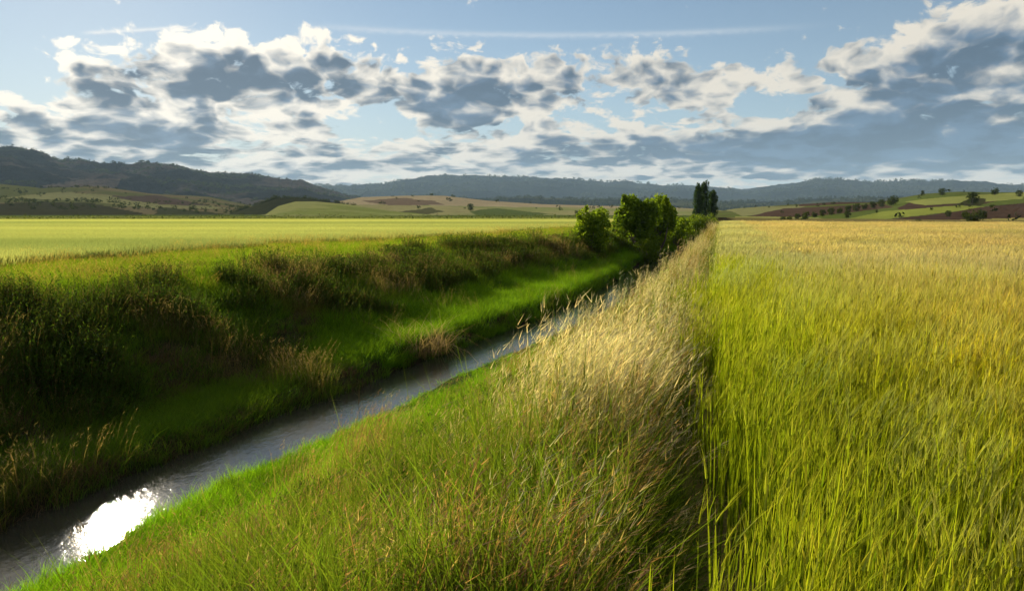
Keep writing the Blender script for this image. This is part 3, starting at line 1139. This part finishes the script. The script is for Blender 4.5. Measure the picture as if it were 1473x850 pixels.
def leaves(sp, centre, rad, n, size, c0, c1, shell=.55):
    """n leaf-sized faces spread through an ellipsoid, thicker towards its outside"""
    d = rng.normal(0, 1, (n, 3)); d /= np.linalg.norm(d, axis=1)[:, None]
    q = np.where(rng.uniform(0, 1, n) < shell, rng.uniform(.75, 1.08, n), rng.uniform(.1, 1, n) ** .5)
    p = np.array(centre) + d * q[:, None] * np.array(rad)
    a = rng.normal(0, 1, (n, 3)); a /= np.linalg.norm(a, axis=1)[:, None]
    b = np.cross(a, rng.normal(0, 1, (n, 3))); b /= np.linalg.norm(b, axis=1)[:, None] + 1e-9
    s = size * rng.uniform(.6, 1.3, (n, 1))
    V = np.stack([p - a * s, p + b * s * .45, p + a * s, p - b * s * .45], 1).reshape(-1, 3)
    i = np.arange(n)[:, None] * 4
    T = np.concatenate([i + np.array([0, 1, 2]), i + np.array([0, 2, 3])])
    k = rng.uniform(0, 1, (n, 1))
    c = const(c0) * (1 - k) + const(c1) * k
    sp.add(V, T, np.repeat(c, 4, 0).clip(.003, .8))


def make_tree(h, w, seed, kind, nl, size, c0, c1):
    """returns trunk mesh, crown mesh"""
    global rng
    keep = rng
    rng = np.random.default_rng(seed)
    tr, cr = Soup(), Soup()
    if kind == 'poplar':
        tube(tr, [(0, 0, -.2), (0, 0, h * .3), (.05, 0, h * .65), (0, .05, h * .95)], [h * .022, h * .017, h * .010, h * .003], (.1, .08, .06))
        for k in range(22):
            z = h * (.10 + .86 * (k + rng.uniform(0, 1)) / 22)
            pr = w * .5 * (1 - ((z / h - .42) / .62) ** 2) ** .5 if abs(z / h - .42) < .61 else .1
            a = rng.uniform(0, 6.28)
            c = (math.cos(a) * pr * .38, math.sin(a) * pr * .38, z)
            tube(tr, [(0, 0, max(.3, z - h * .10)), (c[0] * .6, c[1] * .6, z - h * .03), c], [h * .006, h * .004, h * .002], (.1, .08, .06), 4)
            leaves(cr, c, (pr * .68, pr * .68, h * .13), nl // 22, size, c0, c1)
    else:
        nb = 16 if kind == 'tree' else 20
        base = .22 if kind == 'tree' else .0
        stems = 1 if kind == 'tree' else 4
        for s in range(stems):
            ox, oy = (0, 0) if stems == 1 else (rng.normal(0, w * .10), rng.normal(0, w * .10))
            tube(tr, [(ox * .3, oy * .3, -.2), (ox, oy, h * .25), (ox * 1.3, oy * 1.3, h * .55)], [h * .022, h * .016, h * .006], (.1, .08, .06))
        for k in range(nb):
            a = k * 2.4 + rng.uniform(-.4, .4)
            zz = base + (1 - base) * (.15 + .72 * rng.uniform(0, 1) ** .85)
            prof = math.sin(math.pi * min(1, max(.12, (zz - base * .4) / (1.12 - base * .4)))) ** .6
            rr = w * .5 * prof * rng.uniform(.35, .85)
            c = (math.cos(a) * rr, math.sin(a) * rr, zz * h)
            tube(tr, [(0, 0, h * .18), (c[0] * .5, c[1] * .5, zz * h * .65), c], [h * .014, h * .009, h * .003], (.1, .08, .06), 5)
            q = rng.uniform(.75, 1.2)
            leaves(cr, c, (w * .24 * q, w * .24 * q, h * .17 * q), nl // nb, size, c0, c1)
        # sprays that break the outline
        for k in range(14):
            a = rng.uniform(0, 6.28); zz = rng.uniform(.4, 1.0)
            rr = w * .5 * math.sin(math.pi * min(.97, max(.15, zz * .86))) ** .6
            leaves(cr, (math.cos(a) * rr, math.sin(a) * rr, zz * h), (w * .07, w * .07, h * .07), nl // 60, size * .8, c0, c1, .2)
    t = tr.mesh('trunk', M_BARK, True); c = cr.mesh('crown', M_TREE)
    rng = keep
    return t, c


def plant_tree(name, label, cat, group, meshes, loc, rz=0, s=1.0):
    e = bpy.data.objects.new(name, None)
    col.objects.link(e)
    e.location = loc
    e.rotation_euler = (0, 0, rz)
    e.scale = (s, s, s) if not isinstance(s, tuple) else s
    e.empty_display_size = .5
    link('trunk', meshes[0], e)
    link('crown', meshes[1], e)
    return tag(e, label, cat, group)


def ground_at(px, py):
    """where the sight line of a pixel meets the ground"""
    d = ray(px, py)
    t = np.linspace(1.0, 260, 26000)
    x, y, z = d.x * t, d.y * t, CAMZ + d.z * t
    u, v = xy2uv(x, y)
    g = zg(u, v)
    k = np.argmax(z < g)
    return float(x[k]), float(y[k]), float(g[k])


def at_dist(px, dist):
    """ground point in the direction of a picture column, at a distance"""
    a = math.radians(azel(px, 330)[0])
    x, y = dist * math.sin(a), dist * math.cos(a)
    u, v = xy2uv(x, y)
    return x, y, float(zg(u, v))


G1, G2 = (.08, .15, .010), (.25, .36, .03)
D1, D2 = (.06, .12, .009), (.13, .21, .02)

def build_trees():
    # the line of bushes along the stream
    def px_h(hpx, dist): return hpx / FPX * dist
    spec = [  # name,label,cat, px, dist, height px, width px, leaves, kind, colours, seed, base drop
        ('bushy_tree', 'small round bushy tree at the end of the dark bramble bank', 'tree', 851, 55, 64, 50, 5200, 'bush', G1, G2, 1),
        ('willow_tree', 'tall dark willow, broadest tree beside the stream', 'tree', 915, 68, 84, 54, 9000, 'bush', D1, (.19, .29, .025), 2),
        ('willow_tree', 'lighter green willow leaning over the stream from the dark one', 'tree', 944, 74, 80, 50, 6500, 'bush', G1, G2, 3),
        ('shrub', 'low pale green shrub at the foot of the willows', 'shrub', 930, 66, 40, 36, 2400, 'bush', G1, (.14, .20, .03), 4),
        ('shrub', 'rounded dark shrub where the stream bends out of sight', 'shrub', 972, 84, 52, 40, 3000, 'bush', D1, G2, 5),
        ('shrub', 'yellow green shrub on the right bank past the willows', 'shrub', 990, 92, 48, 40, 3000, 'bush', G1, (.15, .21, .03), 6),
        ('shrub', 'spreading bright shrub in front of the poplars', 'shrub', 1012, 108, 42, 46, 3000, 'bush', (.05, .10, .012), (.16, .22, .03), 7),
    ]
    for nm, lab, cat, px, dist, hp, wp, nl, kind, c0, c1, sd in spec:
        h, w = px_h(hp, dist), px_h(wp, dist)
        x, y, z = at_dist(px, dist)
        plant_tree(nm, lab, cat, 'bushes along the stream', make_tree(h, w, sd, kind, nl, h * .028 + .03, c0, c1), (x, y, z - .1))
    # poplars
    for k, (px, dist, hp, wp, lab) in enumerate([(1004, 235, 47, 17, 'dark columnar poplar, first of the clump behind the shrubs'),
                                                 (1013, 240, 50, 18, 'tallest columnar poplar in the middle of the clump'),
                                                 (1024, 250, 38, 17, 'shorter columnar poplar beside the tallest one')]):
        h, w = px_h(hp, dist), px_h(wp, dist)
        x, y, z = at_dist(px, dist)
        plant_tree('poplar_tree', lab, 'tree', 'poplars behind the shrubs', make_tree(h, w, 20 + k, 'poplar', 5000, .22, (.015, .040, .010), (.045, .085, .018)), (x, y, z - .2))

    # brambles and scrub along the crest of the left bank
    protos = [make_tree(1.25, 1.9, 40 + k, 'bush', 2300, .055, c0, c1) for k, (c0, c1) in enumerate(
        [((.03, .055, .01), (.08, .12, .02)), ((.035, .05, .012), (.10, .115, .03)), ((.025, .05, .01), (.07, .11, .018)), ((.05, .045, .025), (.11, .10, .045))])]
    lab = ['bramble thicket with dark green leaves on the edge of the shaded bank', 'loose olive bramble thicket on the edge of the shaded bank',
           'low dense green bramble on the edge of the shaded bank', 'brownish half dry bramble on the edge of the shaded bank']
    for k in range(44):
        u = 24 + 27 * (k / 43) + rng.uniform(-.5, .5)
        v = float(v_crest_l(u)) + rng.uniform(.1, 3.2)
        x, y = uv2xy(u, v)
        i = int(rng.integers(0, 4))
        s = float(rng.uniform(.65, 1.1))
        plant_tree('bramble_bush', lab[i], 'bush', 'low scrub on the edge of the shaded bank', protos[i], (x, y, float(zg(u, v)) - .42), float(rng.uniform(0, 6.28)), (s, s, s * float(rng.uniform(.5, .8))))

    # trees in the strip fields to the right and on the hills
    tp = [make_tree(5.0, 4.6, 60 + k, 'bush', 1500, .22, (.016, .030, .010), (.05, .075, .018)) for k in range(3)]
    def on_hill(layer, px, py):
        a, e = azel(px, py)
        A, t, rc, wf, Z = LAYERS[layer]
        rr = np.linspace(rc - wf, rc, 500)
        zz = np.array([hill_z(layer, a, q) for q in rr])
        sight = CAMZ + rr * math.tan(R(e))
        k = np.argmax(zz > sight) if (zz > sight).any() else len(rr) - 1
        q = rr[k]
        return q * math.sin(R(a)), q * math.cos(R(a)), zz[k], q
    def put(nm, lab, group, layer, px, py, hp, i=0, wide=1.0):
        x, y, z, q = on_hill(layer, px, py)
        s = hp / FPX * q / 5.0
        plant_tree(nm, lab, 'tree', group, tp[i % 3], (x, y, z - .15 * s), float(rng.uniform(0, 6)), (s * wide, s * wide, s))
    for k in range(13):
        px = 1135 + 145 * k / 12; py = 319 - 23 * k / 12
        put('orchard_tree', 'small round tree in the row climbing beside the ploughed field', 'row of trees beside the ploughed field', 'right_fields', px, py, 8 + (k % 3), k)
    for px, py, hp, lab in [(1284, 296, 13, 'dark tree at the top end of the tree row'), (1355, 281, 9, 'small tree on the skyline of the strip fields'),
                            (1399, 294, 15, 'round tree above the shaded dip in the ploughed field'), (1431, 281, 9, 'tree on the skyline close to the field crest'),
                            (1466, 283, 8, 'small tree at the end of the skyline fields'), (1327, 280, 5, 'tiny bush on the skyline between fields'), (1219, 314, 9, 'solitary tree on the edge of the green strip'),
                            (1364, 312, 8, 'low bush between the ploughed field and the green strip'), (1389, 315, 10, 'bush left of the tall field edge tree'), (1414, 315, 10, 'bush right of the tall field edge tree'),
                            (1401, 326, 21, 'tall dark tree at the edge of the golden field'), (1320, 324, 8, 'small bush at the end of the barley'),
                            (1157, 320, 9, 'dark bush below the tree row'), (1126, 320, 8, 'bush at the foot of the tree row'), (1308, 323, 5, 'tiny bush at the end of the barley')]:
        put('field_tree', lab, 'scattered trees in the strip fields', 'right_fields', px, py, hp, int(px))
    put('field_tree', 'lone dark tree on the pale hill', 'scattered trees on the pale hill', 'pale_hill', 677, 303, 10, 1)
    put('field_tree', 'small bush low on the pale hill', 'scattered trees on the pale hill', 'pale_hill', 831, 310, 7, 2, 1.5)
    # the wood on the ridge behind the knoll: one mass of crowns
    sp = Soup()
    for k in range(150):
        px = rng.uniform(335, 512); f = (px - 335) / 177
        py = np.interp(px, [335, 400, 440, 512], [305, 283, 285, 296]) + rng.uniform(-1, 7)
        x, y, z, q = on_hill('pale_hill', px, py)
        q = 830.0; a, e = azel(px, py)
        x, y = q * math.sin(R(a)), q * math.cos(R(a))
        z = CAMZ + q * math.tan(R(e))
        hh = rng.uniform(5, 8)
        leaves(sp, (x, y, z - hh * .2), (hh * .5, hh * .5, hh * .55), 110, .7, (.014, .024, .010), (.04, .055, .018))
    tag(link('wood', sp.mesh('wood', M_TREE)), 'dark wood on the ridge above the bright green knoll', 'wood', kind='stuff')
    # wooded ridge under it
    hill('wooded_ridge', 'wooded ridge carrying the dark wood', [(320, 311), (345, 303), (400, 285), (440, 285), (515, 297), (545, 308)], 830, 90, 100, M_FAR,
         lambda px, py, x, y, T: np.tile(const((.045, .05, .022)), px.shape + (1,)), 90, 24, 0.06, 1.0, 5)
    # scattered scrub and hedgerow trees too far off to tell apart
    sp = Soup()
    def scrub(layer, n, xr, hmin, hmax, thr, seed):
        A, t, rc, wf, Z = LAYERS[layer]
        k = 0
        while k < n:
            px = rng.uniform(*xr); a = azel(px, 300)[0]
            r = rc - wf * rng.uniform(0.0, .92)
            x, y = r * math.sin(R(a)), r * math.cos(R(a))
            k += 1
            if float(nfbm(x / (wf * .12), y / (wf * .12), seed, 3)) < thr: continue
            z = float(hill_z(layer, a, r)); hh = rng.uniform(hmin, hmax)
            leaves(sp, (x, y, z + hh * .35), (hh * .6, hh * .6, hh * .5), 14, hh * .32, (.012, .020, .008), (.030, .042, .015))
    scrub('left_foothills', 1100, (-150, 420), 2, 4.5, .56, 4)
    scrub('left_mountain', 4200, (-150, 520), 7, 13, .50, 14)
    scrub('pale_hill', 160, (540, 1060), 2, 5, .56, 24)
    scrub('right_fields', 60, (1060, 1500), 1, 2.4, .55, 34)
    scrub('mountain_range', 3500, (440, 1500), 18, 36, .45, 44)
    scrub('middle_ridge', 2600, (440, 1500), 8, 18, .42, 54)
    tag(link('hillside_scrub', sp.mesh('hillside_scrub', M_TREE)), 'dark scrub and woodland speckling the hills and mountains', 'scrub', kind='stuff')
    # hedge at the far edge of the wheat
    sp = Soup(); st = Soup()
    for xx in np.arange(-190, 42, 1.6):
        yy = 172 + .1 * xx + rng.uniform(-.4, .4)
        h = rng.uniform(.9, 1.5)
        leaves(sp, (xx, yy, h * .55), (1.1, .7, h * .55), 60, .16, (.02, .035, .01), (.06, .08, .02))
        tube(st, [(xx, yy, -.2), (xx + .1, yy, h * .6)], [.05, .02], (.1, .08, .06), 4)
    e = bpy.data.objects.new('hedge', None); col.objects.link(e)
    link('foliage', sp.mesh('foliage', M_TREE), e); link('stems', st.mesh('stems', M_BARK), e)['kind'] = 'stuff'
    tag(e, 'long low dark hedge along the far edge of the wheat', 'hedge')


build_trees()

# ------------------------------------------------------------------ single plants one can pick out

def single(name, label, cat, group, sp, px, py, s=1.0, rz=0.0, sink=.02):
    me = sp.mesh(name, M_TREE)
    o = link(name, me)
    x, y, z = ground_at(px, py)
    o.location = (x, y, z - sink)
    o.rotation_euler = (0, 0, rz)
    o.scale = (s, s, s)
    return tag(o, label, cat, group)


def build_singles():
    # straw coloured tussock hanging over the water
    sp = grass_clump(420, .55, .45, .95, .006, .011, 1.3, (.16, .12, .07), (.50, .39, .27), seg=4, drp=.7, wind=(.1, -.1))
    single('dry_tussock', 'large straw coloured tussock drooping over the water', 'grass tuft', None, sp, 603, 505, 1.6)
    for px, py, s, lab in [(372, 588, 1.0, 'bright green tuft above the dead grass on the shaded bank'), (335, 575, .8, 'small bright tuft on the shaded bank near the dead grass'),
                           (185, 612, 1.0, 'yellow green tuft low on the shaded bank'), (445, 497, .8, 'pale lit tuft high on the shaded bank'), (280, 625, .7, 'tiny bright tuft close to the stream edge')]:
        sp = grass_clump(90, .24, .22, .5, .008, .014, .7, (.05, .11, .008), (.20, .30, .02))
        single('grass_tuft', lab, 'grass tuft', 'bright tufts on the shaded bank', sp, px, py, s)
    lab = ['dark green grass tussock standing out of the sunny sloping bank', 'straw topped grass tussock standing out of the sunny sloping bank']
    spots = [(545, 745), (600, 705), (470, 790), (690, 660), (760, 700), (655, 775), (380, 810), (820, 640), (720, 590), (560, 650), (860, 740), (790, 575), (330, 705), (420, 690), (510, 640), (850, 520), (780, 500)]
    meshes = []
    for k in range(4):
        d = k % 2
        sp = grass_clump(150, .20, .30, .72, .005, .010, .65, (.025, .05, .006), (.15, .24, .02) if d == 0 else (.20, .22, .03), seg=4, drp=.4)
        if d: seed_heads(sp, 34, .22, .5, .85, (.26, .22, .08), (.42, .36, .22), fluff=8)
        meshes.append(sp.mesh('grass_tussock', M_TREE))
    for k, (px, py) in enumerate(spots):
        i = k % 4
        o = link('grass_tussock', meshes[i])
        x, y, z = ground_at(px, py)
        o.location = (x, y, z - .03)
        o.rotation_euler = (0, 0, float(rng.uniform(-1, 1)))
        q = float(rng.uniform(.75, 1.15)); o.scale = (q, q, q)
        tag(o, lab[i % 2], 'grass tuft', 'tussocks on the sunny bank')
    # reeds standing at the near left
    for px, py, lab in [(15, 735, 'reed clump with long arching blades at the stream edge'), (62, 700, 'thinner reed clump leaning towards the water')]:
        sp = grass_clump(70, .22, .5, 1.05, .009, .016, .5, (.03, .06, .01), (.09, .15, .02), seg=5, drp=.3)
        single('reed_clump', lab, 'reeds', 'reeds at the stream edge', sp, px, py, .9)
    # dead stalks over the water
    for px, py, h, lean, lab in [(516, 598, .75, .03, 'upright dead stalk with a side twig against the bright water'), (478, 592, .55, -.16, 'slanting dead stalk beside the upright one')]:
        sp = Soup()
        tube(sp, [(0, 0, -.1), (lean * .4, 0, h * .5), (lean, 0, h)], [.008, .006, .003], (.20, .16, .10), 5)
        tube(sp, [(lean * .4, 0, h * .5), (lean * .4 + .16, .02, h * .55), (lean * .4 + .27, .02, h * .53)], [.004, .003, .002], (.22, .18, .11), 4)
        tube(sp, [(lean * .6, 0, h * .65), (lean * .6 - .10, .0, h * .76)], [.003, .002], (.22, .18, .11), 4)
        single('dead_stalk', lab, 'stalk', 'dead stalks by the water', sp, px, py, 1.0)
    # nodding oat-like stems arching out of the near crest
    for px, py, rz, lab in [(930, 800, .0, 'pale arching grass stem bending towards the barley'), (895, 845, .25, 'lowest pale arching grass stem beside the barley'), (960, 720, -.1, 'feathery nodding grass stem touching the barley edge')]:
        sp = Soup()
        for q in range(3):
            y0 = (q - 1) * .05
            n = 9
            t = np.linspace(0, 1, n)
            pts = np.stack([.45 * t ** 1.5 + q * .03, y0 + .1 * t, .55 * t - .24 * t ** 3], 1)
            tube(sp, pts, np.linspace(.0022, .001, n), (.34, .30, .16), 4)
            for j in range(26):
                f = rng.uniform(.6, 1)
                p = np.array([[.45 * f ** 1.5 + q * .03, y0 + .1 * f, .55 * f - .24 * f ** 3]])
                blades(sp, p, np.array([rng.uniform(-.035, .02)]), rng.normal(.02, .02, (1, 2)), .005, 2, const((.36, .32, .16)), const((.5, .42, .26)), curve=1.0)
        single('nodding_grass', lab, 'grass stem', 'arching grass stems at the barley edge', sp, px, py, 1.0, rz)


build_singles()

# ------------------------------------------------------------------ the air

def build_haze():
    m = bpy.data.materials.new('haze_air')
    m.use_nodes = True
    nt = m.node_tree
    nt.nodes.clear()
    out = nt.nodes.new('ShaderNodeOutputMaterial')
    v = nt.nodes.new('ShaderNodeVolumePrincipled')
    v.inputs['Color'].default_value = (0.52, 0.76, 1.0, 1)
    v.inputs['Density'].default_value = HAZE
    v.inputs['Anisotropy'].default_value = 0.0
    nt.links.new(v.outputs[0], out.inputs['Volume'])
    a, b = (-15000, -800, -4.0), (15000, 16000, 900)
    V = np.array([[x, y, z] for x in (a[0], b[0]) for y in (a[1], b[1]) for z in (a[2], b[2])], float)
    F = [(0, 1, 3, 2), (4, 6, 7, 5), (0, 4, 5, 1), (2, 3, 7, 6), (0, 2, 6, 4), (1, 5, 7, 3)]
    me = bpy.data.meshes.new('haze')
    me.from_pydata(V.tolist(), [], F)
    me.materials.append(m)
    tag(link('haze', me), 'thin blue haze lying over the whole valley', 'haze', kind='stuff')


HAZE = 4.2e-5
build_haze()
